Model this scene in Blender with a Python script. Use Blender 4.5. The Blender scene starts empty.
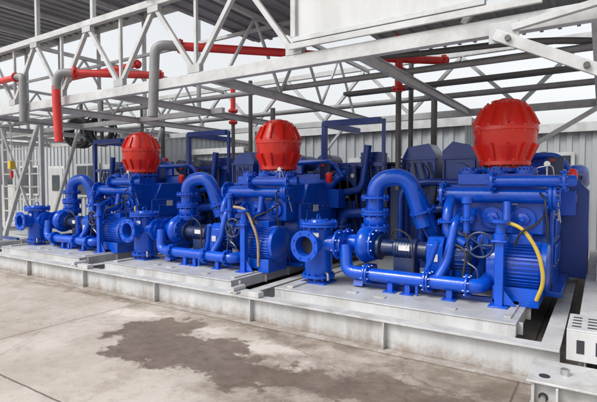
import bpy, bmesh, math, random
from mathutils import Vector, Matrix
random.seed(4)
R=math.radians
scn=bpy.context.scene
# ------------------------------------------------------------ materials
def nodes(m):
    m.use_nodes=True; nt=m.node_tree; return nt, nt.nodes, nt.links
def paint(name,col,rough=.4,dirt=.25,dcol=(.09,.08,.07),metal=0,scale=5,bump=0,streak=False,var=.18):
    m=bpy.data.materials.new(name); nt,N,L=nodes(m); b=N['Principled BSDF']
    geo=N.new('ShaderNodeNewGeometry')
    mp=N.new('ShaderNodeMapping'); L.new(geo.outputs['Position'],mp.inputs[0])
    if streak: mp.inputs['Scale'].default_value=(1,1,.25)
    n=N.new('ShaderNodeTexNoise'); n.inputs['Scale'].default_value=scale; n.inputs['Detail'].default_value=5; n.inputs['Roughness'].default_value=.7
    L.new(mp.outputs[0],n.inputs['Vector'])
    r=N.new('ShaderNodeMapRange'); r.inputs[1].default_value=.48; r.inputs[2].default_value=.74; r.inputs[4].default_value=dirt
    L.new(n.outputs['Fac'],r.inputs[0])
    sp=N.new('ShaderNodeSeparateColor'); L.new(n.outputs['Color'],sp.inputs[0])
    hs=N.new('ShaderNodeHueSaturation'); hs.inputs['Color'].default_value=(*col,1)
    mr=N.new('ShaderNodeMapRange'); mr.inputs[1].default_value=.3; mr.inputs[2].default_value=.7; mr.inputs[3].default_value=1-var; mr.inputs[4].default_value=1+var*.8
    L.new(sp.outputs[1],mr.inputs[0]); L.new(mr.outputs[0],hs.inputs['Value'])
    mx=N.new('ShaderNodeMix'); mx.data_type='RGBA'; mx.inputs['B'].default_value=(*dcol,1)
    L.new(r.outputs[0],mx.inputs['Factor']); L.new(hs.outputs[0],mx.inputs['A'])
    L.new(mx.outputs['Result'],b.inputs['Base Color'])
    ra=N.new('ShaderNodeMapRange'); ra.inputs[3].default_value=max(.05,rough-.08); ra.inputs[4].default_value=min(1,rough+.18)
    L.new(n.outputs['Fac'],ra.inputs[0]); L.new(ra.outputs[0],b.inputs['Roughness'])
    b.inputs['Metallic'].default_value=metal
    if bump:
        bp=N.new('ShaderNodeBump'); bp.inputs['Strength'].default_value=bump*3; bp.inputs['Distance'].default_value=.004
        n3=N.new('ShaderNodeTexNoise'); n3.inputs['Scale'].default_value=40; n3.inputs['Detail'].default_value=1
        L.new(geo.outputs['Position'],n3.inputs['Vector']); L.new(n3.outputs['Fac'],bp.inputs['Height']); L.new(bp.outputs[0],b.inputs['Normal'])
    return m
BLUE=paint('blue_paint',(.002,.070,.50),.17,.18,(.015,.04,.12),bump=.09)
BLUE2=paint('dark_shaded_blue_paint',(.003,.036,.25),.26,.25,(.025,.03,.05),bump=.08)  # darker blue; on the engine its shade is put into this colour
NAVY=paint('navy_paint',(.005,.020,.085),.3,.3)
RED=paint('red_paint',(.68,.022,.012),.20,.22,(.25,.02,.012),bump=.05,scale=4,var=.1)
RED2=paint('red_pipe_paint',(.52,.022,.018),.4,.35,(.14,.04,.03))
WHITE=paint('white_steel_paint',(.47,.475,.48),.42,.6,(.19,.16,.13),scale=3.5,streak=True)
TRUSS=paint('truss_paint',(.44,.45,.455),.5,.45,(.22,.20,.18),scale=3.5)
DECK=paint('deck_paint',(.44,.45,.455),.32,.65,(.22,.20,.18),scale=2.6)
GALV=paint('galvanised_steel',(.38,.39,.40),.5,.35,(.24,.23,.2),metal=.1,streak=True)
DKST=paint('dark_steel',(.09,.09,.09),.5,.4,(.14,.1,.07),metal=.2)
GREYP=paint('grey_pipe',(.20,.20,.205),.45,.4)
RUB=paint('black_rubber',(.018,.018,.018),.55,.2,(.1,.1,.1))
STEEL=paint('bare_steel',(.5,.5,.5),.35,.3,metal=.9)
YEL=paint('yellow_hose',(.52,.37,.05),.45,.4,(.25,.2,.1))
BEIGE=paint('beige_hose',(.38,.27,.16),.6,.3)
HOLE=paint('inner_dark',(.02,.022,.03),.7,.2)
PLATE=paint('label_plate',(.65,.65,.65),.35,.6,(.05,.05,.1),scale=60)
ROOFM=paint('roof_sheet_steel',(.26,.265,.27),.55,.4,(.14,.13,.12),scale=1.5)
CORR=paint('shed_cladding',(.33,.35,.37),.55,.35,(.2,.19,.18),scale=1.2,streak=True)
CORRW=paint('white_cladding',(.48,.49,.495),.5,.4,(.28,.27,.25),scale=1.2,streak=True)
GLASS=paint('window_glass',(.03,.04,.05),.08,.1)
YELP=paint('yellow_paint',(.6,.4,.02),.4,.3)
def grime(m,z0,z1,amt,col=(.20,.15,.11)):
    nt,N,L=nodes(m); b=N['Principled BSDF']; src=b.inputs['Base Color'].links[0].from_socket
    geo=N.new('ShaderNodeNewGeometry'); s=N.new('ShaderNodeSeparateXYZ'); L.new(geo.outputs['Position'],s.inputs[0])
    n=N.new('ShaderNodeTexNoise'); n.inputs['Scale'].default_value=7; n.inputs['Detail'].default_value=5; n.inputs['Roughness'].default_value=.75; L.new(geo.outputs['Position'],n.inputs['Vector'])
    a=N.new('ShaderNodeMath'); a.operation='MULTIPLY_ADD'; a.inputs[1].default_value=-.35; L.new(n.outputs['Fac'],a.inputs[0]); L.new(s.outputs[2],a.inputs[2])
    mr=N.new('ShaderNodeMapRange'); mr.inputs[1].default_value=z0-.17; mr.inputs[2].default_value=z1-.17; mr.inputs[3].default_value=amt; mr.inputs[4].default_value=0; L.new(a.outputs[0],mr.inputs[0])
    mx=N.new('ShaderNodeMix'); mx.data_type='RGBA'; mx.inputs['B'].default_value=(*col,1); L.new(mr.outputs[0],mx.inputs['Factor']); L.new(src,mx.inputs['A']); L.new(mx.outputs['Result'],b.inputs['Base Color'])
grime(WHITE,.0,.12,.75)

def concrete():
    m=bpy.data.materials.new('concrete_slab'); nt,N,L=nodes(m); b=N['Principled BSDF']
    geo=N.new('ShaderNodeNewGeometry'); P=geo.outputs['Position']
    def noise(s,d=8,r=.6,vec=None):
        n=N.new('ShaderNodeTexNoise'); n.inputs['Scale'].default_value=s; n.inputs['Detail'].default_value=d; n.inputs['Roughness'].default_value=r
        L.new(vec or P,n.inputs['Vector']); return n
    def math_(op,a,b_=None,c=None):
        n=N.new('ShaderNodeMath'); n.operation=op
        for i,x in enumerate((a,b_,c)):
            if x is None: continue
            if isinstance(x,(int,float)): n.inputs[i].default_value=x
            else: L.new(x,n.inputs[i])
        return n.outputs[0]
    def mixc(f,a,c):
        n=N.new('ShaderNodeMix'); n.data_type='RGBA'
        for k,x in (('Factor',f),('A',a),('B',c)):
            if isinstance(x,tuple): n.inputs[k].default_value=(*x,1)
            elif isinstance(x,(int,float)): n.inputs[k].default_value=x
            else: L.new(x,n.inputs[k])
        return n.outputs['Result']
    def ramp(x,a,b_):
        n=N.new('ShaderNodeMapRange'); n.interpolation_type='SMOOTHSTEP'; n.inputs[1].default_value=a; n.inputs[2].default_value=b_; L.new(x,n.inputs[0]); return n.outputs[0]
    n1=noise(.9,6,.62); n2=noise(9,6,.7); n3=noise(90,2,.6); n4=noise(2.6,6,.7)
    c=mixc(ramp(n1.outputs['Fac'],.35,.68),(.35,.31,.27),(.47,.43,.39))
    c=mixc(math_('MULTIPLY',ramp(n4.outputs['Fac'],.48,.70),.6),c,(.25,.205,.17))
    c=mixc(math_('MULTIPLY',ramp(n2.outputs['Fac'],.50,.75),.45),c,(.23,.195,.165))
    c=mixc(math_('MULTIPLY',ramp(n3.outputs['Fac'],.55,.7),.4),c,(.18,.155,.13))
    sep=N.new('ShaderNodeSeparateXYZ'); L.new(P,sep.inputs[0]); X=sep.outputs[0]; Y=sep.outputs[1]
    wx=noise(1.7,8,.72); sh=N.new('ShaderNodeSeparateColor'); L.new(wx.outputs['Color'],sh.inputs[0])
    Xw=math_('ADD',X,math_('MULTIPLY',math_('SUBTRACT',sh.outputs[0],.5),1.25))
    Yw=math_('ADD',Y,math_('MULTIPLY',math_('SUBTRACT',sh.outputs[1],.5),1.25))
    def ell(cx,cy,rx,ry,ang,soft=.12):
        ca,sa=math.cos(ang),math.sin(ang)
        dx=math_('SUBTRACT',Xw,cx); dy=math_('SUBTRACT',Yw,cy)
        a=math_('ADD',math_('MULTIPLY',dx,ca/rx),math_('MULTIPLY',dy,sa/rx))
        b2=math_('ADD',math_('MULTIPLY',dx,-sa/ry),math_('MULTIPLY',dy,ca/ry))
        d=math_('SQRT',math_('ADD',math_('MULTIPLY',a,a),math_('MULTIPLY',b2,b2)))
        n=N.new('ShaderNodeMapRange'); n.inputs[1].default_value=1+soft; n.inputs[2].default_value=1-soft; L.new(d,n.inputs[0]); return n.outputs[0]
    def mx(es):
        w=None
        for e in es:
            o=ell(*e); w=o if w is None else math_('MAXIMUM',w,o)
        return w
    wet=mx([(-3.5,3.0,.58,.42,.2,.08),(-4.1,3.4,.55,.3,.9,.08),(-3.0,3.2,.38,.34,0,.08),(-2.5,2.95,.6,.26,-.1,.1),(-1.95,3.1,.7,.30,.1,.12),(-1.3,3.3,.65,.22,.15,.15)])
    damp2=mx([(-1.5,3.1,1.3,.60,.1,.3),(-.75,3.6,1.2,.5,.1,.3),(-2.2,3.95,1.9,.20,0,.6),(-6.2,3.98,1.8,.12,0,.6),(-1.0,2.7,.8,.6,.3,.3)])
    dry=mx([(-3.3,3.75,.36,.11,.5,.25),(-2.5,3.55,.42,.13,-.4,.25),(-2.7,3.6,.2,.08,.2,.3),(-4.7,3.7,.4,.1,.2,.5)])
    c=mixc(math_('MULTIPLY',dry,.6),c,(.58,.54,.50))
    damp=math_('MAXIMUM',math_('MULTIPLY',wet,math_('ADD',.66,math_('MULTIPLY',n2.outputs['Fac'],.5))),math_('MULTIPLY',damp2,math_('ADD',.30,math_('MULTIPLY',ramp(n4.outputs['Fac'],.35,.58),.5))))
    c2=N.new('ShaderNodeMix'); c2.data_type='RGBA'; c2.clamp_factor=True
    L.new(damp,c2.inputs['Factor']); L.new(c,c2.inputs['A'])
    mul=N.new('ShaderNodeMix'); mul.data_type='RGBA'; mul.blend_type='MULTIPLY'; mul.inputs['Factor'].default_value=1; L.new(c,mul.inputs['A']); mul.inputs['B'].default_value=(.33,.265,.215,1)
    L.new(mul.outputs['Result'],c2.inputs['B']); col=c2.outputs['Result']
    def joint(v,off,sp,w):
        t=math_('ABSOLUTE',math_('SUBTRACT',math_('FRACT',math_('ADD',math_('DIVIDE',math_('SUBTRACT',v,off),sp),.5)),.5))
        n=N.new('ShaderNodeMapRange'); n.inputs[1].default_value=w*1.5/sp; n.inputs[2].default_value=w*.6/sp; L.new(t,n.inputs[0]); return n.outputs[0]
    wob=math_('MULTIPLY',math_('SUBTRACT',n2.outputs['Fac'],.5),.02)
    j=math_('MAXIMUM',joint(math_('ADD',X,wob),-5.12,4.6,.008),joint(math_('ADD',Y,wob),1.85,4.4,.008))
    vo=N.new('ShaderNodeTexVoronoi'); vo.feature='DISTANCE_TO_EDGE'; vo.inputs['Scale'].default_value=.42
    wv=N.new('ShaderNodeVectorMath'); wv.operation='MULTIPLY_ADD'; L.new(n4.outputs['Color'],wv.inputs[0]); wv.inputs[1].default_value=(.35,.35,0); L.new(P,wv.inputs[2])
    L.new(wv.outputs[0],vo.inputs['Vector'])
    cr=N.new('ShaderNodeMapRange'); cr.inputs[1].default_value=.004; cr.inputs[2].default_value=.001; L.new(vo.outputs[0],cr.inputs[0])
    j2=math_('MAXIMUM',math_('MULTIPLY',j,1.0),math_('MULTIPLY',cr.outputs[0],.45))
    col=mixc(math_('MULTIPLY',j2,.85),col,(.07,.06,.05))
    L.new(col,b.inputs['Base Color'])
    rr=N.new('ShaderNodeMapRange'); rr.inputs[3].default_value=.85; rr.inputs[4].default_value=.36; L.new(damp,rr.inputs[0]); L.new(rr.outputs[0],b.inputs['Roughness'])
    bp=N.new('ShaderNodeBump'); bp.inputs['Strength'].default_value=.4; bp.inputs['Distance'].default_value=.012
    L.new(n2.outputs['Fac'],bp.inputs['Height']); L.new(bp.outputs[0],b.inputs['Normal'])
    return m
CONC=concrete()

# ------------------------------------------------------------ mesh builder
def frame(d):
    d=Vector(d).normalized(); up=Vector((0,0,1)) if abs(d.z)<.95 else Vector((0,1,0))
    x=up.cross(d).normalized(); y=d.cross(x).normalized(); return x,y,d
class Part:
    def __init__(s,name,mat,bevel=0): s.name=name; s.mat=mat; s.bm=bmesh.new(); s.bevel=bevel
    def box(s,c,size,rot=None):
        M=Matrix.Translation(c)@(rot.to_4x4() if rot else Matrix())@Matrix.Diagonal((*size,1)); bmesh.ops.create_cube(s.bm,size=1,matrix=M); return s
    def bx(s,x0,x1,y0,y1,z0,z1): return s.box(((x0+x1)/2,(y0+y1)/2,(z0+z1)/2),(abs(x1-x0),abs(y1-y0),abs(z1-z0)))
    def beam(s,p0,p1,w,h):
        p0=Vector(p0);p1=Vector(p1);x,y,d=frame(p1-p0); M=Matrix((x,y,d)).transposed()
        return s.box((p0+p1)/2,(w,h,(p1-p0).length),M)
    def ibeam(s,p0,p1,w,h,t=.015,tw=.01):
        p0=Vector(p0);p1=Vector(p1);x,y,d=frame(p1-p0); M=Matrix((x,y,d)).transposed(); c=(p0+p1)/2; l=(p1-p0).length
        s.box(c+y*(h/2-t/2),(w,t,l),M); s.box(c-y*(h/2-t/2),(w,t,l),M); s.box(c,(tw,h-2*t,l),M); return s
    def lathe(s,o,d,prof,n=28):
        o=Vector(o);x,y,d=frame(d); rings=[]
        for (a,r) in prof:
            rings.append([s.bm.verts.new(o+d*a+(x*math.cos(2*math.pi*i/n)+y*math.sin(2*math.pi*i/n))*max(r,1e-4)) for i in range(n)])
        for k in range(len(rings)-1):
            for i in range(n): s.bm.faces.new((rings[k][i],rings[k][(i+1)%n],rings[k+1][(i+1)%n],rings[k+1][i]))
        s.bm.faces.new(rings[0][::-1]); s.bm.faces.new(rings[-1]); return s
    def cyl(s,p0,p1,r,r2=None,n=20):
        p0=Vector(p0);p1=Vector(p1); return s.lathe(p0,p1-p0,[(0,r),((p1-p0).length,r if r2 is None else r2)],n)
    def flange(s,o,d,r,t=.03,bolts=8,br=.014,both=True,n=28):
        o=Vector(o);x,y,dd=frame(d); s.lathe(o-dd*t/2,dd,[(0,r-.004),(.004,r),(t-.004,r),(t,r-.004)],n)
        for i in range(bolts):
            a=2*math.pi*(i+.5)/bolts; q=o+(x*math.cos(a)+y*math.sin(a))*(r-br*1.7)
            s.cyl(q-dd*(t/2+.022 if both else 0),q+dd*(t/2+.022),br,n=6)
        return s
    def pipe(s,pts,r,n=18,bend=.12,seg=7):
        pts=[Vector(p) for p in pts]; path=[pts[0]]
        for i in range(1,len(pts)-1):
            a=pts[i-1]-pts[i]; b=pts[i+1]-pts[i]; k=min(bend,a.length*.49,b.length*.49)
            A=pts[i]+a.normalized()*k; B=pts[i]+b.normalized()*k
            for j in range(seg+1):
                t=j/seg; path.append(A*(1-t)**2+pts[i]*2*t*(1-t)+B*t*t)
        path.append(pts[-1])
        T=[]
        for i in range(len(path)):
            a=path[max(i-1,0)]; b=path[min(i+1,len(path)-1)]; T.append((b-a).normalized())
        x,y,_=frame(T[0]); rings=[]
        for i,p in enumerate(path):
            x=(x-T[i]*x.dot(T[i])).normalized(); y=T[i].cross(x)
            rr=r if not callable(r) else r(i/(len(path)-1))
            rings.append([s.bm.verts.new(p+(x*math.cos(2*math.pi*j/n)+y*math.sin(2*math.pi*j/n))*rr) for j in range(n)])
        for k in range(len(rings)-1):
            for i in range(n): s.bm.faces.new((rings[k][i],rings[k][(i+1)%n],rings[k+1][(i+1)%n],rings[k+1][i]))
        s.bm.faces.new(rings[0][::-1]); s.bm.faces.new(rings[-1]); return s
    def torus(s,o,d,R_,r,n=32,m=8):
        o=Vector(o);x,y,d=frame(d); rings=[]
        for i in range(n):
            a=2*math.pi*i/n; c=x*math.cos(a)+y*math.sin(a)
            rings.append([s.bm.verts.new(o+c*(R_+r*math.cos(2*math.pi*j/m))+d*r*math.sin(2*math.pi*j/m)) for j in range(m)])
        for k in range(n):
            for i in range(m): s.bm.faces.new((rings[k][i],rings[k][(i+1)%m],rings[(k+1)%n][(i+1)%m],rings[(k+1)%n][i]))
        return s
    def prism(s,poly,axis,a0,a1):
        def mk(p,a): return {'x':(a,p[0],p[1]),'y':(p[0],a,p[1]),'z':(p[0],p[1],a)}[axis]
        A=[s.bm.verts.new(mk(p,a0)) for p in poly]; B=[s.bm.verts.new(mk(p,a1)) for p in poly]; n=len(poly)
        s.bm.faces.new(A); s.bm.faces.new(B[::-1])
        for i in range(n): s.bm.faces.new((A[i],B[i],B[(i+1)%n],A[(i+1)%n]))
        return s
    def corr(s,p0,p1,z0,z1,pitch=.2,dep=.035):
        p0=Vector((*p0,0));p1=Vector((*p1,0)); d=(p1-p0); l=d.length; d.normalize(); nn=Vector((d.y,-d.x,0)); k=int(l/pitch); pr=[]
        for i in range(k):
            for f,h in ((0,0),(.45,0),(.55,1),(.95,1)): pr.append(p0+d*(l*(i+f)/k)+nn*dep*h)
        pr.append(p1)
        lo=[s.bm.verts.new(q+Vector((0,0,z0))) for q in pr]; hi=[s.bm.verts.new(q+Vector((0,0,z1))) for q in pr]
        for i in range(len(pr)-1): s.bm.faces.new((lo[i],lo[i+1],hi[i+1],hi[i]))
        return s
    def mesh(s):
        bmesh.ops.recalc_face_normals(s.bm,faces=s.bm.faces)
        me=bpy.data.meshes.new(s.name); s.bm.to_mesh(me); s.bm.free(); me.materials.append(s.mat)
        me.shade_smooth(); me.set_sharp_from_angle(angle=R(38)); return me
class Grp:
    def __init__(s,name): s.name=name; s.parts=[]
    def p(s,name,mat,bevel=0):
        q=Part(name,mat,bevel); s.parts.append(q); return q
    def done(s): s.m=[(q.name,q.bevel,q.mesh()) for q in s.parts]; s.put((0,0,0)); return s
    def put(s,loc,rotz=0):
        e=bpy.data.objects.new(s.name,None); e.location=loc; e.rotation_euler=(0,0,rotz); e.empty_display_size=.1; scn.collection.objects.link(e)
        for n,b,me in s.m:
            o=bpy.data.objects.new(n,me); scn.collection.objects.link(o); o.parent=e
            if b:
                md=o.modifiers.new('bevel','BEVEL'); md.width=b; md.segments=2; md.limit_method='ANGLE'; md.angle_limit=R(40)
        return e
DZ=.38; SP=3.25
# ------------------------------------------------------------ ground
gp=Part('ground',CONC); gp.bm.faces.new([gp.bm.verts.new(v) for v in ((-500,-500,0),(500,-500,0),(500,500,0),(-500,500,0))])
go=bpy.data.objects.new('ground',gp.mesh()); scn.collection.objects.link(go)

# ------------------------------------------------------------ suction strainer
g=Grp('suction_strainer'); c=Vector((-2.90,4.92,0))
b=g.p('vessel',BLUE)
b.lathe(c+Vector((0,0,DZ)),(0,0,1),[(.0,.14),(.03,.14),(.03,.08),(.06,.08),(.06,.15),(.11,.165),(.2,.17),(.66,.17),(.67,.175)])
b.flange(c+Vector((0,0,DZ+.085)),(0,0,1),.205,.03,12)
b.flange(c+Vector((0,0,DZ+.70)),(0,0,1),.235,.03,14); b.flange(c+Vector((0,0,DZ+.735)),(0,0,1),.235,.03,14)
b.lathe(c+Vector((0,0,DZ+.75)),(0,0,1),[(0,.13),(.02,.12),(.03,.02)])
b.torus(c+Vector((0,0,DZ+.80)),(1,0,0),.035,.008)
b.box(c+Vector((0,0,DZ+.01)),(.34,.30,.02))
iz=DZ+.48
b=g.p('inlet_nozzle',BLUE)
b.lathe(c+Vector((0,-.15,iz)),(0,-1,0),[(-.05,.125),(.14,.125),(.16,.13),(.16,.185),(.19,.185),(.19,.118),(.02,.115)])
for i in range(8):
    a=2*math.pi*(i+.5)/8; q=c+Vector((.155*math.cos(a),-.325,iz+.155*math.sin(a))); b.cyl(q,q+Vector((0,-.03,0)),.013,n=6)
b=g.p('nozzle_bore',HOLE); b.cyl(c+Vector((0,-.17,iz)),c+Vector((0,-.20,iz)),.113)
b=g.p('outlet_nozzle',BLUE); b.cyl(c+Vector((.1,0,iz)),c+Vector((.30,.04,iz)),.115); b.flange(c+Vector((.27,.04,iz)),(1,0,0),.18,.03,8)
b=g.p('nameplate',PLATE); b.box(c+Vector((.06,-.165,DZ+.60)),(.08,.012,.05))
b=g.p('drain_valve',STEEL); b.pipe([c+Vector((.12,-.06,DZ+.14)),c+Vector((.2,-.12,DZ+.14)),c+Vector((.2,-.12,DZ+.06))],.015,8,.03)
g.done()
STR=g
# ------------------------------------------------------------ charge pump
g=Grp('centrifugal_charge_pump'); vc=Vector((-2.36,5.15,.86))
b=g.p('volute_casing',BLUE)
pr=[(0,.09),(.02,.16),(.05,.205),(.11,.225),(.17,.205),(.2,.16),(.23,.11)]
b.lathe(vc-Vector((.11,0,0)),(1,0,0),pr,32)
b.cyl(vc+Vector((-.26,0,0)),vc+Vector((-.1,0,0)),.11); b.flange(vc+Vector((-.25,0,0)),(1,0,0),.18,.03,8)
b.flange(vc+Vector((.10,0,0)),(1,0,0),.19,.025,10)
b.prism([(4.98,.6),(5.32,.6),(5.40,DZ+.02),(4.9,DZ+.02)],'x',-2.42,-2.30)
b=g.p('discharge_riser',BLUE)
px,py=-2.32,5.3
b.pipe([(px,py,.86),(px,py,1.64),(px+.38,py+.10,1.69),(px+.56,py+.18,1.08)],.105,22,.26,10)
b.pipe([(px+.46,py+.13,1.5),(px+.62,py+.25,1.05),(px+.64,py+.4,.9)],.095,20,.1)
b=g.p('riser_flanges',BLUE)
for z in (1.03,1.065,1.22,1.255,1.42): b.flange((px,py,z),(0,0,1),.175,.03,10)
b.flange((px+.54,py+.17,1.26),(.18,.1,-.6),.160,.03,8)
b.lathe((px,py,1.08),(0,0,1),[(0,.12),(.03,.14),(.1,.14),(.13,.12)])
b=g.p('riser_gaskets',DKST); b.cyl((px,py,1.0475-.004),(px,py,1.0475+.004),.165); b.cyl((px,py,1.2375-.004),(px,py,1.2375+.004),.165)
b=g.p('bearing_frame',NAVY,.004)
b.lathe((-2.22,5.2,.83),(1,0,0),[(0,.15),(.04,.15),(.06,.10),(.2,.095),(.22,.13),(.48,.13),(.5,.10),(.6,.10)],24)
b.bx(-2.0,-1.75,5.1,5.3,.44,.74)
for i in range(6): b.torus((-1.97+i*.035,5.2,.83),(1,0,0),.132,.006,24,6)
b=g.p('coupling_guard',BLUE,.006); b.prism([(5.05,.42),(5.35,.42),(5.35,.92),(5.27,1.0),(5.13,1.0),(5.05,.92)],'x',-1.60,-1.42)
b.bx(-2.2,-1.2,5.02,5.38,DZ,.44)
b=g.p('drive_motor',BLUE2,.003)
b.lathe((-1.42,5.22,.83),(1,0,0),[(0,.12),(.03,.17),(.3,.17),(.33,.12)],24)
for i in range(24):
    a=2*math.pi*i/24; b.box((-1.26,5.22+.18*math.cos(a),.83+.18*math.sin(a)),(.25,.03,.006),Matrix.Rotation(a,3,'X'))
b=g.p('maker_plate',PLATE); b.box((-1.86,5.065,.86),(.13,.01,.06)); b.box((-1.51,5.045,.78),(.08,.01,.08))
b=g.p('sensor_cables',RUB); b.pipe([(-2.05,5.12,.95),(-1.95,5.0,1.1),(-1.75,5.02,1.0),(-1.72,5.0,.5)],.010,6,.12)
b.pipe([(-1.3,5.05,.95),(-1.15,4.98,.9),(-1.2,4.95,.5),(-1.5,4.99,.42)],.012,6,.12)
g.done(); CP=g
# ------------------------------------------------------------ suction manifold
g=Grp('suction_pipe'); b=g.p('pipe_run',BLUE)
b.pipe([(-2.55,4.95,.86),(-2.50,4.9,.56),(-2.3,4.9,.55),(-1.05,4.9,.55),(-.98,5.0,.56),(-.98,5.5,.6)],.075,18,.14)
b.pipe([(-1.45,4.92,.56),(-1.36,5.0,.75),(-1.30,5.1,1.2),(-1.3,5.5,1.25)],.05,14,.1)
b.pipe([(-1.62,5.0,.5),(-1.42,4.86,1.0)],.035,12)
b=g.p('pipe_flanges',BLUE)
for x in (-2.25,-2.22,-1.55,-1.52,-1.12): b.flange((x,4.9,.55),(1,0,0),.118,.022,8,.01)
b=g.p('pipe_feet',BLUE,.003)
for x in (-1.95,-1.75,-1.3): b.bx(x-.03,x+.03,4.87,4.93,DZ,.50); b.bx(x-.07,x+.07,4.82,4.98,DZ,DZ+.012)
b.box((-1.64,4.87,.47),(.03,.03,.16))
g.done(); SUC=g
# ------------------------------------------------------------ plunger pump with dampener
g=Grp('plunger_pump')
b=g.p('power_end',BLUE,.012)
b.prism([(5.75,DZ+.06),(6.75,DZ+.06),(6.75,1.35),(6.45,1.6),(5.95,1.6),(5.75,1.25)],'x',-1.49,-.43)
for x in (-1.5,-1.14,-.78,-.44): b.bx(x-.02,x+.02,5.70,6.8,DZ+.05,1.3)
b.bx(-1.6,-.32,5.6,6.85,DZ,DZ+.056)
for z in (.7,1.0): b.bx(-.42,-.40,5.85,6.6,z,z+.2)
b=g.p('power_end_bolts',STEEL)
for y in (5.95,6.15,6.35,6.5):
    for z in (.66,.95,1.24): b.cyl((-.421,y,z),(-.405,y,z),.012,n=6)
b=g.p('fluid_end',BLUE,.01)
b.bx(-1.46,-.50,5.45,5.98,1.06,1.58); b.bx(-1.36,-.60,5.42,5.95,1.581,1.70)
for i in range(3):
    x=-1.28+i*.30
    b.flange((x,5.43,1.22),(0,1,0),.12,.05,6,.016,False); b.lathe((x,5.42,1.22),(0,-1,0),[(0,.075),(.05,.07),(.06,.03),(.1,.028)],6)
    b.flange((x,5.60,1.72),(0,0,1),.11,.05,8,.014,True)
    b.cyl((x,5.60,1.70),(x,5.60,1.78),.06)
b=g.p('discharge_manifold',BLUE)
b.pipe([(-1.50,5.36,1.47),(-.34,5.36,1.47)],.085,20); b.flange((-1.5,5.36,1.47),(1,0,0),.15,.035,8); b.flange((-.42,5.36,1.47),(1,0,0),.15,.035,8); b.flange((-.38,5.36,1.47),(1,0,0),.15,.035,8)
for i in range(3): b.cyl((-1.28+i*.30,5.36,1.47),(-1.28+i*.30,5.5,1.47),.07)
b.pipe([(-.95,5.25,1.62),(-.3,5.25,1.62),(-.22,5.3,1.62)],.06,16); b.flange((-.3,5.25,1.62),(1,0,0),.115,.03,8); b.flange((-.96,5.25,1.62),(1,0,0),.11,.03,8)
b.pipe([(-1.40,5.3,1.43),(-1.40,5.15,1.3),(-1.40,5.12,1.05),(-1.2,5.12,.95)],.055,14,.1)
b.flange((-1.40,5.12,1.18),(0,0,1),.10,.02,6,.01)
b=g.p('support_post',BLUE,.005)
b.bx(-.86,-.78,4.86,4.94,DZ,1.02); b.bx(-.91,-.73,4.81,4.99,DZ,DZ+.015); b.bx(-.89,-.75,4.82,4.96,1.02,1.04)
b.prism([(-.78,.40),(-.66,.40),(-.78,.55)],'y',4.89,4.91)
b=g.p('relief_valve',BLUE)
b.lathe((-.82,4.90,1.04),(0,0,1),[(0,.06),(.06,.06),(.07,.045),(.16,.045),(.17,.09),(.2,.09)],16)
b.pipe([(-.82,4.90,1.12),(-.82,5.25,1.14),(-.82,5.3,1.4)],.045,12,.08)
b.cyl((-.98,4.95,1.0),(-.98,5.3,1.0),.045); b.flange((-.98,5.05,1.0),(0,1,0),.085,.03,6,.01)
b.cyl((-1.16,5.0,1.08),(-1.16,5.0,1.40),.035,n=12); b.flange((-1.16,5.0,1.22),(0,0,1),.07,.02,6,.008); b.lathe((-1.16,5.0,1.38),(0,0,1),[(0,.035),(.01,.055),(.07,.055),(.08,.02)],14); b.cyl((-1.16,5.0,1.12),(-1.16,5.36,1.3),.03,n=12)
b=g.p('handwheel',NAVY)
w=Vector((-1.0,4.88,.98)); b.torus(w,(0,1,0),.125,.013); b.cyl(w+Vector((0,-.02,0)),w+Vector((0,.12,0)),.02)
for i in range(5):
    a=2*math.pi*i/5; b.cyl(w,w+Vector((.12*math.cos(a),0,.12*math.sin(a))),.009,n=8)
b=g.p('lube_motor',BLUE,.003)
mo=Vector((-.98,5.22,.76)); b.lathe(mo,(1,0,0),[(0,.16),(.02,.245),(.1,.25),(.11,.215),(.50,.215),(.51,.25),(.56,.25),(.58,.2)],32)
for i in range(36):
    a=2*math.pi*i/36; b.box(mo+Vector((.305,.228*math.cos(a),.228*math.sin(a))),(.38,.032,.007),Matrix.Rotation(a,3,'X'))
b.bx(-.90,-.48,5.0,5.44,DZ,.56); b.bx(-.78,-.58,5.14,5.32,.98,1.07)
b=g.p('small_hoses',RUB)
b.pipe([(-.7,4.98,.98),(-.62,4.85,1.15),(-.5,4.95,1.2),(-.45,5.2,1.3)],.012,8,.12)
b.pipe([(-1.25,5.35,1.3),(-1.2,5.0,1.25),(-1.12,4.95,.9),(-1.15,5.2,.6)],.014,8,.15)
b.pipe([(-.52,5.3,1.5),(-.45,5.12,1.45),(-.42,5.15,1.0),(-.40,5.4,.5)],.010,8,.15)
b=g.p('instrument_tubing',STEEL)
b.pipe([(-.55,5.4,1.66),(-.55,5.2,1.75),(-.40,5.2,1.78),(-.33,5.35,1.2)],.006,6,.05)
b.pipe([(-1.05,5.1,.5),(-1.05,4.98,.72),(-1.2,5.0,.8)],.008,6,.05)
b.cyl((-.45,5.23,1.66),(-.45,5.23,1.76),.007,n=8); b.cyl((-.45,5.21,1.79),(-.45,5.25,1.79),.028)
b=g.p('pulsation_dampener',RED)
D=Vector((-.95,5.9,1.765)); k=.94
prof=[(0,.20),(.03,.20),(.04,.30),(.085,.30),(.09,.275),(.12,.28),(.24,.335),(.29,.355),(.43,.365),(.435,.378),(.475,.378),(.48,.365),(.52,.355),(.66,.285),(.72,.262),(.74,.25),(.745,.17),(.79,.165),(.80,.10),(.82,.05)]
b.lathe(D,(0,0,1),[(a,r*k) for a,r in prof],32)
for i in range(16):
    a=2*math.pi*i/16; u=Vector((math.cos(a),math.sin(a),0))*k
    b.cyl(D+u*.35+Vector((0,0,.475)),D+u*.345+Vector((0,0,.51)),.018,n=6)
    b.cyl(D+u*.352+Vector((0,0,.40)),D+u*.357+Vector((0,0,.435)),.018,n=6)
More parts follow.
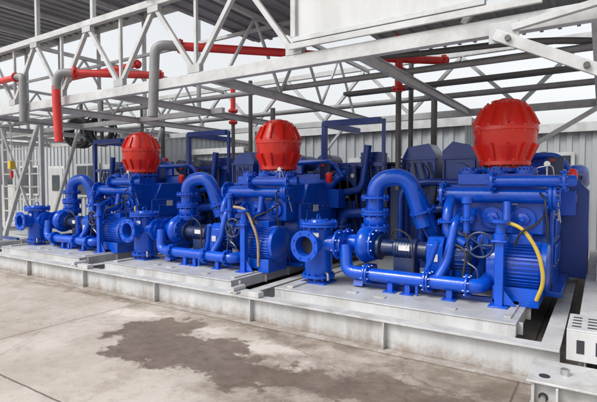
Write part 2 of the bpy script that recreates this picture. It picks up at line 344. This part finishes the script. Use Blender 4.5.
for i in range(12):
    a=2*math.pi*(i+.5)/12; u=Vector((math.cos(a),math.sin(a),0))*k; x=Matrix.Rotation(a,3,'Z')
    b.box(D+u*.322+Vector((0,0,.60)),(.045,.024,.22),x@Matrix.Rotation(R(-26),3,'Y'))
    b.box(D+u*.318+Vector((0,0,.19)),(.05,.026,.20),x@Matrix.Rotation(R(25),3,'Y'))
for i in range(12):
    a=2*math.pi*i/12; u=Vector((math.cos(a),math.sin(a),0))*k
    b.cyl(D+u*.268+Vector((0,0,.03)),D+u*.268+Vector((0,0,.115)),.015,n=6)
    b.cyl(D+u*.215+Vector((0,0,.73)),D+u*.215+Vector((0,0,.765)),.015,n=6)
b=g.p('dampener_neck',BLUE); b.flange(D-Vector((0,0,.02)),(0,0,1),.30,.04,12,.016); b.cyl(D-Vector((0,0,.15)),D,.19)
b=g.p('small_dampener',RED); b.lathe((-.28,6.3,1.6),(0,0,1),[(0,.03),(.04,.055),(.13,.055),(.16,.03),(.17,.015)],16)
b=g.p('name_plate',PLATE); b.box((-.8,5.445,1.40),(.12,.01,.07)); b.box((-1.0,5.745,.95),(.2,.01,.1)); b.box((-.395,6.1,1.22),(.01,.14,.1))
g.done(); PP=g
# ------------------------------------------------------------ engine
g=Grp('diesel_engine')
b=g.p('engine_block',BLUE2,.012)  # shade on the engine painted in as darker blue
b.bx(-2.0,-.6,7.2,8.4,.55,1.35); b.bx(-1.85,-.75,7.3,8.3,1.35,1.62)
for i in range(6): b.bx(-1.84+i*.19,-1.69+i*.19,7.25,7.5,1.62,1.78); b.bx(-1.84+i*.19,-1.69+i*.19,8.0,8.299,1.62,1.78)
b.bx(-2.1,-.5,7.06,8.59,DZ,.55)
b.pipe([(-1.8,7.2,1.55),(-.5,7.2,1.55),(-.3,7.2,1.3),(-.3,7.2,.8)],.08,14,.2)
b=g.p('drive_guard',BLUE2,.008)
b.prism([(-2.45,DZ),(-1.95,DZ),(-1.95,2.0),(-2.06,2.16),(-2.36,2.12),(-2.45,1.95)],'y',6.55,7.0)
b.prism([(-1.88,DZ),(-1.42,DZ),(-1.42,1.98),(-1.50,2.12),(-1.74,2.18),(-1.88,2.05)],'y',6.62,7.05)
b.prism([(-.52,DZ),(-.12,DZ),(-.12,1.5),(-.24,1.64),(-.52,1.64)],'y',6.9,7.4)
for (x,z,r) in ((-2.2,1.72,.16),(-1.65,1.72,.16),(-2.2,1.25,.12),(-1.65,1.25,.12)): b.flange((x,6.54 if x<-2 else 6.61,z),(0,1,0),r,.05,10,.012,False)
for z in (1.45,1.93): b.bx(-2.46,-1.94,6.52,6.56,z,z+.03); b.bx(-1.89,-1.41,6.59,6.63,z,z+.03)
for x in (-2.44,-1.98): b.bx(x,x+.03,6.515,6.55,DZ+.1,1.92)
for x in (-1.87,-1.46): b.bx(x,x+.03,6.585,6.62,DZ+.1,1.92)
b.pipe([(-2.4,6.4,.5),(-2.4,6.4,1.5),(-2.1,6.4,1.62),(-1.5,6.45,1.6)],.05,12,.15)
b.pipe([(-2.1,6.42,.5),(-2.1,6.42,1.2),(-1.55,6.42,1.3)],.06,12,.15); b.flange((-2.1,6.42,1.0),(0,0,1),.11,.03,8,.01)
b=g.p('radiator',BLUE2,.01); b.bx(-2.0,-.6,8.6,9.1,.45,2.0)
b=g.p('radiator_core',HOLE)
for i in range(14): b.bx(-1.95,-.65,8.585,8.595,.52+i*.1,.58+i*.1)
b=g.p('air_filter',NAVY)
for x in (-1.6,-1.05): b.lathe((x,7.45,1.98),(0,1,0),[(0,.08),(.02,.15),(.1,.16),(.11,.15),(.5,.15),(.52,.1)],20); b.cyl((x,7.7,1.6),(x,7.7,1.9),.05)
b=g.p('engine_pipes',DKST)
b.pipe([(-2.30,7.6,1.3),(-2.30,7.6,2.2),(-2.30,7.6,3.1)],.05,12); b.pipe([(-.9,7.3,1.9),(-.6,7.0,2.0),(-.4,7.0,1.6)],.05,12,.15)
b.pipe([(-2.55,7.2,1.4),(-2.55,7.2,2.0),(-2.55,7.2,3.6)],.04,10)
b=g.p('blue_ducts',BLUE,.006)
b.pipe([(-.55,6.75,1.5),(-.35,6.8,1.75),(-.2,7.1,1.78),(-.2,7.8,1.6)],.07,14,.15)
b.bx(-1.35,-.55,6.85,7.15,1.45,1.75); b.bx(-1.3,-1.1,6.8,6.86,1.76,2.05); b.bx(-.75,-.60,6.8,6.95,1.76,1.98)
b.pipe([(-1.35,6.7,1.95),(-.45,6.72,1.95),(-.3,6.8,1.7)],.04,12,.12); b.bx(-.5,-.25,6.55,6.8,1.2,1.5)
b=g.p('instrument_boxes',NAVY,.005); b.bx(-.56,-.38,6.5,6.56,1.66,1.92); b.bx(-2.0,-1.85,6.45,6.53,1.35,1.6)
b=g.p('red_fittings',RED2)
b.cyl((-.45,6.9,1.76),(-.45,6.9,1.90),.04); b.cyl((-1.2,6.72,2.05),(-1.2,6.72,2.12),.05)
b.box((-.5,6.49,1.88),(.05,.02,.03))
b=g.p('hoses',RUB)
for i in range(4): b.pipe([(-2.35+i*.1,6.5,1.9),(-2.3+i*.14,6.42,1.5),(-2.2+i*.05,6.44,1.1),(-2.3+i*.16,6.5,.6)],.013,6,.2)
b=g.p('labels',PLATE); b.box((-2.3,6.505,1.52),(.12,.01,.08)); b.box((-1.52,6.578,1.55),(.1,.01,.12)); b.box((-.32,6.89,1.4),(.14,.01,.1))
g.done(); EN=g
g=Grp('blue_pipe_rack'); b=g.p('frame',BLUE2,.004)
b.beam((-3.95,6.9,DZ),(-3.95,6.9,2.62),.08,.08); b.beam((-3.95,6.9,2.6),(-2.95,6.95,2.6),.10,.10); b.beam((-2.9,6.95,1.8),(-2.9,6.95,2.62),.05,.05)
b.beam((-3.9,6.9,1.9),(-2.9,6.95,1.9),.07,.07); b.beam((-3.95,6.9,2.6),(-3.95,8.2,2.6),.1,.1)
b=g.p('control_cabinets',BLUE2,.01); b.bx(-3.75,-3.35,6.9,7.3,1.3,1.85); b.bx(-3.3,-2.98,6.95,7.3,1.2,2.1); b.bx(-3.7,-3.0,7.5,8.2,.4,1.9)
for z in (1.25,1.5,1.75,2.0): b.bx(-3.31,-2.97,6.93,6.95,z,z+.02)
b.pipe([(-3.8,6.8,.5),(-3.8,6.8,1.4),(-3.2,6.8,1.5),(-3.1,6.8,2.2)],.06,12,.15)
b.pipe([(-3.5,6.7,.5),(-3.5,6.7,1.1),(-2.8,6.7,1.15)],.08,12,.15)
b.flange((-3.5,6.7,.9),(0,0,1),.14,.04,8); b.flange((-3.8,6.8,1.15),(0,0,1),.11,.03,8)
b=g.p('platform',DKST,.003); b.bx(-3.7,-2.7,7.4,8.3,1.92,1.95)
b=g.p('cables',RUB)
for i in range(5): b.pipe([(-3.6+i*.13,6.85,1.9),(-3.62+i*.15,6.8,1.5),(-3.5+i*.1,6.85,1.15),(-3.4+i*.13,6.9,.6)],.014,6,.2)
b=g.p('gauges',STEEL)
for i in range(3): b.cyl((-3.65+i*.12,6.89,1.72),(-3.65+i*.12,6.87,1.72),.035)
g.done(); PR=g
for k in (1,2):
    for q in (STR,CP,SUC,PP,EN,PR): q.put((-SP*k,0,0))
g=Grp('yellow_hose'); b=g.p('hose',YEL)
b.pipe([(-.86,5.02,1.17),(-.78,4.93,1.22),(-.62,4.9,1.17),(-.48,4.93,.95),(-.43,4.96,.66),(-.50,5.0,.46)],.019,12,.16,8); g.done()
g=Grp('beige_hose'); b=g.p('hose',BEIGE)
b.pipe([(-4.25,4.9,1.27),(-4.03,4.9,1.25),(-3.86,4.95,.85),(-3.9,5.0,.46)],.02,12,.16,8)
b.pipe([(-6.6,5.1,1.2),(-6.5,5.0,1.2),(-6.4,5.0,.8),(-6.42,5.0,.5)],.016,10,.14,8); g.done()

# ------------------------------------------------------------ skids
g=Grp('steel_base_frame')
b=g.p('main_beams',WHITE,.003)
XL=-16.5; XR=-.24
b.ibeam((XL,4.16,.15),(XR,4.16,.15),.15,.30,.02,.014)
b.ibeam((XL,9.4,.15),(XR,9.4,.15),.15,.295,.02,.014)
b.ibeam((XR-.07,4.24,.15),(XR-.07,9.3,.15),.14,.298,.02,.014)
x=-1.7
while x>XL: b.bx(x-.006,x+.006,4.09,4.153,.02,.28); x-=1.62
for k in range(5):
    xe=-.56-SP*k-2.72
    b.ibeam((xe-.22,4.245,.16),(xe-.22,9.3,.16),.14,.28,.015,.01)
b=g.p('lifting_lugs',WHITE,.004)
for k in range(5):
    xe=-.56-SP*k-2.8; b.bx(xe-.10,xe+.16,4.10,4.20,.302,.36); b.cyl((xe-.25,4.12,.34),(xe-.25,4.34,.34),.035,n=14); b.box((xe-.25,4.22,.312),(.14,.2,.018))
b=g.p('rail_foot',WHITE,.003); b.bx(XL,XR,4.04,4.08,0.002,.02)
g.done()
g=Grp('skid_deck')
x0,x1=-3.17,-.59
b=g.p('deck_plate',DECK,.003)
b.bx(x0,x1,4.36,9.2,DZ-.012,DZ)
b=g.p('edge_channel',WHITE,.003)
b.bx(x0,x1,4.37,4.385,.262,DZ-.013); b.bx(x0,x1,4.30,4.37,.262,.274)
b.bx(x1-.015,x1-.003,4.39,9.19,.25,DZ-.013); b.bx(x0+.003,x0+.015,4.39,9.19,.25,DZ-.013)
for i in range(9): b.bx(x1-.003,x1+.04,4.5+i*.55,4.512+i*.55,.25,DZ-.02)
b=g.p('deck_ribs',DECK,.002)
b.bx(x0+.12,x0+.20,4.45,9.1,DZ+.001,DZ+.02); b.bx(x1-.12,x1-.06,4.5,9.1,DZ+.001,DZ+.016)
for p in ((-1.95,4.6),(-1.2,4.55),(-2.3,4.65)): b.box((p[0],p[1],DZ+.006),(.12,.07,.01))
b=g.p('sub_skid',BLUE2,.004); b.bx(-2.35,-.65,5.0,5.06,DZ+.001,DZ+.05)
g.done()
for k in range(1,5): g.put((-SP*k,0,0))
g=Grp('corner_connector')
b=g.p('body',WHITE,.004)
b.bx(-.36,.9,3.55,3.575,.03,.24); b.bx(-.40,1.0,3.48,3.95,.24,.256); b.bx(-.40,1.0,3.45,3.96,.0,.018); b.bx(-.12,.9,3.6,3.9,.02,.235); b.bx(-.37,-.35,3.50,3.93,.02,.238)
b.bx(-.22,-.205,3.46,3.56,.02,.235)
b=g.p('pin_holes',HOLE); b.cyl((-.30,3.552,.13),(-.30,3.545,.13),.03); b.cyl((-.30,3.6,.262),(-.30,3.6,.2585),.035)
b=g.p('pin',STEEL); b.cyl((-.30,3.50,.13),(-.30,3.56,.13),.018); b.cyl((-.18,3.7,.256),(-.18,3.7,.30),.03,n=6)
g.done()
g=Grp('neighbouring_skid')
b=g.p('frame',WHITE,.004)
b.ibeam((-.07,4.0,.19),(-.07,9.5,.19),.12,.34,.02,.012)
b.bx(-.19,2.6,3.965,3.98,.28,.50); b.bx(-.19,2.6,3.965,4.45,.50,.515); b.bx(-.19,-.178,3.98,4.45,.30,.499)
b.bx(-.13,2.6,4.46,9.5,.42,.44)
for i in range(5): b.bx(-.12,-.06,4.5+i,4.515+i,.05,.34)
b=g.p('grip_slots',HOLE)
for i in range(8):
    for j in range(4): b.box((-.13+i*.10,4.06+j*.09,.5165),(.06,.028,.002))
for i in range(5): b.box((-.10+i*.12,3.9635,.39),(.05,.002,.10))
b=g.p('side_box',WHITE,.005); b.bx(-.02,2.6,6.4,9.4,.44,.80)
b=g.p('side_rail',GALV,.003)
b.bx(.0,2.6,6.36,6.38,.52,.56); b.bx(.0,2.6,6.36,6.38,.66,.70)
g.done()

# ------------------------------------------------------------ canopy
YF=4.1; YR=8.7; ZB=2.86; ZT=3.92
g=Grp('steel_truss_canopy')
b=g.p('chords',TRUSS,.004)
b.beam((-17,YF,ZB),(2.6,YF,ZB),.09,.13)
b.beam((-17,YF,ZT),(-2.75,YF,ZT),.08,.09); b.beam((-17,YR,ZB),(2.6,YR,ZB),.09,.12); b.beam((-17,YR,ZT),(2.6,YR,ZT),.08,.1)
b.bx(-17,2.6,YF-.02,YF+.25,ZB+.068,ZB+.078)
b.beam((-.8,YF,ZT),(2.6,YF,ZT),.08,.09)
b=g.p('webs',TRUSS,.003)
def zig(x0,x1,y,z0,z1,st,w):
    x=x0;up=True
    while x>x1:
        b.beam((x,y,z0 if up else z1),(x-st*.5,y,z1 if up else z0),w,w); x-=st*.5; up=not up
zig(-2.7,-17,YF,ZB+.08,ZT-.045,1.45,.055)
x=-2.72
while x>-17: b.beam((x,YF+.03,ZB+.08),(x,YF+.03,ZT-.045),.04,.04); x-=1.45
zig(2.6,-.8,YF,ZB+.08,ZT-.045,1.2,.055)
zig(2.6,-17,YR,ZB+.06,ZT-.05,1.9,.065)
b=g.p('gusset_plates',GALV,.002)
x=-2.7
while x>-17: b.box((x,YF-.005,ZB+.12),(.20,.07,.10)); b.box((x-.725,YF-.005,ZT-.08),(.20,.07,.09)); x-=1.45
b=g.p('joists',TRUSS,.003)
x=1.9;i=0
while x>-17:
    b.ibeam((x,YF+.05,ZB+.0),(x,YR-.05,ZB+.0),.07,.11,.012,.008)
    if i%2==1:
        y=YF+.3
        while y<YR-.8: b.beam((x,y,ZB+.06),(x,y+.6,ZT-.1),.035,.035); b.beam((x,y+.6,ZT-.1),(x,y+1.2,ZB+.06),.035,.035); y+=1.2
        b.beam((x,YF+.1,ZT-.08),(x,YR-.05,ZT-.08),.06,.06)
    x-=1.95; i+=1
for y in (5.6,7.2): b.beam((-17,y,ZT-.02),(2.6,y,ZT-.02),.05,.05)
b=g.p('services',GREYP)
for y,z,r in ((5.7,3.0,.04),(8.2,3.1,.05)): b.cyl((-16,y,z),(2.4,y,z),r,n=10)
b=g.p('dark_services',DKST)
b.pipe([(-3.0,4.9,3.1),(-2.0,5.5,3.15),(-.6,5.5,3.1),(.9,6.2,3.0)],.035,10,.4)
b.bx(-3.6,1.5,6.9,7.1,3.05,3.10)
b=g.p('posts',WHITE,.004)
for x in (-17,-10.6,-6.9,1.6): b.beam((x,YR,0),(x,YR,ZB-.06),.1,.1)
for x in (-10.7,-17): b.beam((x,YF+.7,0),(x,YF+.7,ZB-.06),.09,.09)
b=g.p('braces',TRUSS,.003)
for (p,q,w) in [((-11.6,5.3,.3),(-10.0,5.3,ZB),.08),((-10.0,5.3,.3),(-11.6,5.3,ZB),.05),((-10.0,5.35,0),(-10.0,5.35,ZB),.08),((-11.6,5.35,0),(-11.6,5.35,ZB),.08),
   ((-12.4,6.8,.3),(-11,6.8,ZB),.07),((-9.4,7.4,1.2),(-8.6,7.4,ZB),.07),((-10.1,7.4,ZB),(-9.3,7.4,1.0),.07),((-6.9,8.5,1.4),(-5.9,8.5,ZB),.06),
   ((-1.8,8.55,1.7),(.1,8.55,ZB),.07),((.4,8.55,1.9),(1.5,8.55,ZB),.07),((-4.9,8.5,2.2),(-4.3,8.5,ZB),.05)]: b.beam(p,q,w,w)
for i in range(9): b.beam((-11.56,5.33,.4+i*.28),(-10.04,5.33,.4+i*.28+.0),.03,.03)
b=g.p('roof_sheet',ROOFM)
def roof(x0,x1,y0,y1,z):
    b.bx(x0,x1,y0,y1,z,z+.012)
    x=x0+.1
    while x<x1-.05: b.bx(x,x+.05,y0,y1,z-.03,z-.002); x+=.25
roof(-5.0,-3.2,YF-.1,6.3,4.0); roof(-3.2,2.7,YF+.1,6.4,4.0); roof(-3.2,2.7,6.9,8.3,4.0)
roof(-16.8,-6.2,YF-.2,6.2,4.95)
b=g.p('upper_frame',TRUSS,.003)
b.beam((-16.8,YF-.2,4.9),(-6.2,YF-.2,4.9),.06,.12); b.beam((-16.8,6.2,4.9),(-6.2,6.2,4.9),.06,.12)
x=-6.2
while x>-17: b.beam((x,YF-.2,4.86),(x,6.2,4.86),.06,.08); b.beam((x,YF,ZT),(x,YF,4.8),.06,.06); b.beam((x,6.2,ZB),(x,6.2,4.85),.06,.06); x-=1.5
b.beam((-17,6.2,ZB+.02),(-5.6,6.2,ZB+.02),.07,.1)
g.done()
g=Grp('canopy_side_panel')
b=g.p('sheet',CORRW,.002); b.bx(-2.66,-.86,YF-.03,YF-.02,3.10,4.5)
b=g.p('frame',TRUSS,.004)
b.bx(-2.70,-.82,YF-.07,YF+.0,3.05,3.10); b.bx(-2.72,-2.66,YF-.07,YF,3.10,4.55); b.bx(-.86,-.80,YF-.07,YF,3.10,4.55)
b.bx(-2.72,-.4,YF-.10,YF-.07,2.97,3.03)
g.done()
g=Grp('folding_stay_arm')
b=g.p('arm',TRUSS,.004)
b.beam((-.72,3.93,2.76),(.75,3.93,1.99),.035,.085)
b.beam((-.6,3.96,2.80),(.5,3.96,2.96),.05,.05)
b.prism([(-.02,2.95),(.3,2.95),(.3,2.45),(.1,2.55)],'y',3.98,3.995)
b=g.p('pivots',DKST); b.cyl((-.62,3.88,2.71),(-.62,3.99,2.71),.022,n=12); b.cyl((-.1,3.88,2.435),(-.1,3.99,2.435),.022,n=12)
b=g.p('gusset',GALV,.003); b.box((-.66,3.965,2.78),(.22,.012,.16))
g.done()
# ------------------------------------------------------------ overhead pipes
def opipe(name,red,gray,rr=.055):
    g=Grp(name); b=g.p('red_pipe',RED2); b.pipe(red,rr,14,.12)
    a=Vector(red[0]);d=(Vector(red[1])-a).normalized(); b.flange(a+d*.08,d,rr*1.7,.03,6,.01)
    m=Vector(red[-1]); d2=(m-Vector(red[-2])).normalized(); b.flange(m-d2*.06,d2,rr*1.6,.03,6,.01)
    if gray: b=g.p('grey_hose',GREYP); b.pipe(gray,rr*1.15,14,.14)
    g.done()
opipe('overhead_pipe',[(-4.66,4.22,3.37),(-3.19,5.73,3.37),(-1.9,6.9,3.37)],[(-4.60,4.28,3.37),(-4.82,4.05,3.37),(-4.84,4.02,2.45)],.055)
opipe('overhead_pipe',[(-6.75,4.05,3.26),(-5.7,4.95,3.26)],[(-6.7,4.1,3.26),(-6.88,3.95,3.26),(-6.9,3.93,3.0)],.055)
opipe('overhead_pipe',[(-10.6,4.0,3.36),(-8.15,4.0,3.36)],[(-8.2,4.0,3.36),(-8.0,4.0,3.36),(-7.97,3.98,2.6)],.05)
opipe('overhead_pipe',[(-8.3,4.9,3.5),(-6.2,4.9,3.5)],None,.045)
g=Grp('red_hose'); b=g.p('hose',RED2); b.pipe([(-6.9,3.93,3.05),(-6.89,3.93,2.75),(-6.85,3.93,2.22)],.062,14,.1); g.done()
g=Grp('red_standpipe'); b=g.p('pipe',RED2)
for x,y in ((-6.9,7.95),(-2.45,6.4)): b.cyl((x,y,2.9),(x,y,3.7),.055); b.flange((x,y,3.2),(0,0,1),.11,.04,6); b.flange((x,y,2.95),(0,0,1),.10,.03,6)
b.cyl((-2.9,6.4,3.62),(-2.0,6.4,3.62),.06)
b=g.p('drop_pipe',DKST)
for x,y in ((-6.9,7.95),(-2.45,6.4)): b.cyl((x,y,1.5),(x,y,2.9),.04)
g.done()
g=Grp('cable_reel'); b=g.p('coil',RUB)
for cx in (-12.35,-11.4):
    for i in range(9): b.torus((cx+random.uniform(-.02,.02),7.60+.025*i,3.02+random.uniform(-.02,.02)),(.35,-1,random.uniform(-.1,.1)),.40-.03*(i%4),.030,28,6)
b=g.p('hanger',DKST); b.bx(-12.9,-10.9,7.72,7.78,3.44,3.48); b.bx(-12.38,-12.32,7.7,7.78,2.7,3.9); b.bx(-11.43,-11.37,7.7,7.78,2.7,3.9)
g.done()
# ------------------------------------------------------------ background
def shed(name,x0,x1,y,h,mat,doors,dep=6,pitch=.25):
    g=Grp(name); b=g.p('walls',mat); b.corr((x0,y),(x1,y),0,h,pitch); b.corr((x1,y),(x1,y+dep),0,h,pitch); b.corr((x0,y+dep),(x0,y),0,h,pitch); b.corr((x1,y+dep),(x0,y+dep),0,h,pitch)
    b=g.p('roof',ROOFM); b.bx(x0-.15,x1+.15,y-.15,y+dep+.15,h,h+.12)
    b=g.p('trim',TRUSS); b.bx(x0-.16,x1+.16,y-.17,y-.152,h-.06,h+.14)
    f=g.p('frames',TRUSS); d=g.p('door_leaf',GALV); w=g.p('window_panes',GLASS)
    for (kind,x) in doors:
        if kind=='d': f.bx(x-.55,x+.55,y-.09,y-.045,.0,2.25); d.bx(x-.46,x+.46,y-.11,y-.092,.0,2.15); w.bx(x-.25,x+.25,y-.125,y-.112,1.3,1.9)
        else: f.bx(x-.7,x+.7,y-.09,y-.045,1.1,2.3); w.bx(x-.62,x-.04,y-.11,y-.092,1.18,2.22); w.bx(x+.04,x+.62,y-.11,y-.092,1.18,2.22)
    g.done()
shed('site_shed',-21,-13,10,3.3,CORR,[('w',-19.5),('d',-17.5),('w',-15.5),('d',-14.0)])
shed('site_shed',-12.6,-10.4,12.5,2.7,CORR,[('w',-11.5)],3)
shed('container_cabin',-8.4,-2.6,11,2.95,CORR,[('d',-5.0),('w',-7.2),('d',-3.6)],2.5)
shed('container_cabin',-2.3,.7,12.2,2.8,CORR,[('w',-1.2)],2.5)
shed('white_warehouse',.5,9,15,4.6,CORRW,[('d',2.2)],8,.3)
g=Grp('chain_hoist'); b=g.p('body',YELP,.01); b.box((-9.7,4.6,1.95),(.1,.1,.16)); b=g.p('hook',RED2); b.cyl((-9.7,4.6,1.7),(-9.7,4.6,1.84),.03); b=g.p('chain',STEEL); b.cyl((-9.7,4.6,2.0),(-9.7,4.6,2.85),.012,n=6); b=g.p('trolley_beam',GALV); b.beam((-9.7,4.1,2.88),(-9.7,5.5,2.88),.06,.06); g.done()

# ------------------------------------------------------------ light, world, camera
el=R(48); d=Vector((-.55,-1,0)).normalized(); sd=Vector((d.x*math.cos(el),d.y*math.cos(el),math.sin(el)))
w=bpy.data.worlds.new('World'); scn.world=w; w.use_nodes=True; N=w.node_tree.nodes; L=w.node_tree.links
sk=N.new('ShaderNodeTexSky'); sk.sky_type='NISHITA'; sk.sun_disc=False; sk.sun_elevation=el; sk.sun_rotation=math.atan2(sd.x,sd.y)%(2*math.pi); sk.dust_density=4; sk.air_density=1.2
hs=N.new('ShaderNodeHueSaturation'); hs.inputs['Saturation'].default_value=.14; hs.inputs['Value'].default_value=1.62; L.new(sk.outputs[0],hs.inputs['Color'])
L.new(hs.outputs[0],N['Background'].inputs[0]); N['Background'].inputs[1].default_value=.15
s=bpy.data.lights.new('sun','SUN'); s.energy=1.25; s.angle=R(12); s.color=(1,.96,.9); so=bpy.data.objects.new('sun',s); scn.collection.objects.link(so); so.rotation_euler=sd.to_track_quat('Z','Y').to_euler()
cam=bpy.data.cameras.new('camera'); co=bpy.data.objects.new('camera',cam); scn.collection.objects.link(co); scn.camera=co
cam.sensor_width=36; cam.lens=36*465/597; cam.clip_end=2000; cam.clip_start=.05
co.location=(0,0,1.6); co.rotation_euler=(R(90-2.22),0,R(33))
scn.view_settings.view_transform='Standard'; scn.view_settings.look='None'; scn.view_settings.exposure=0
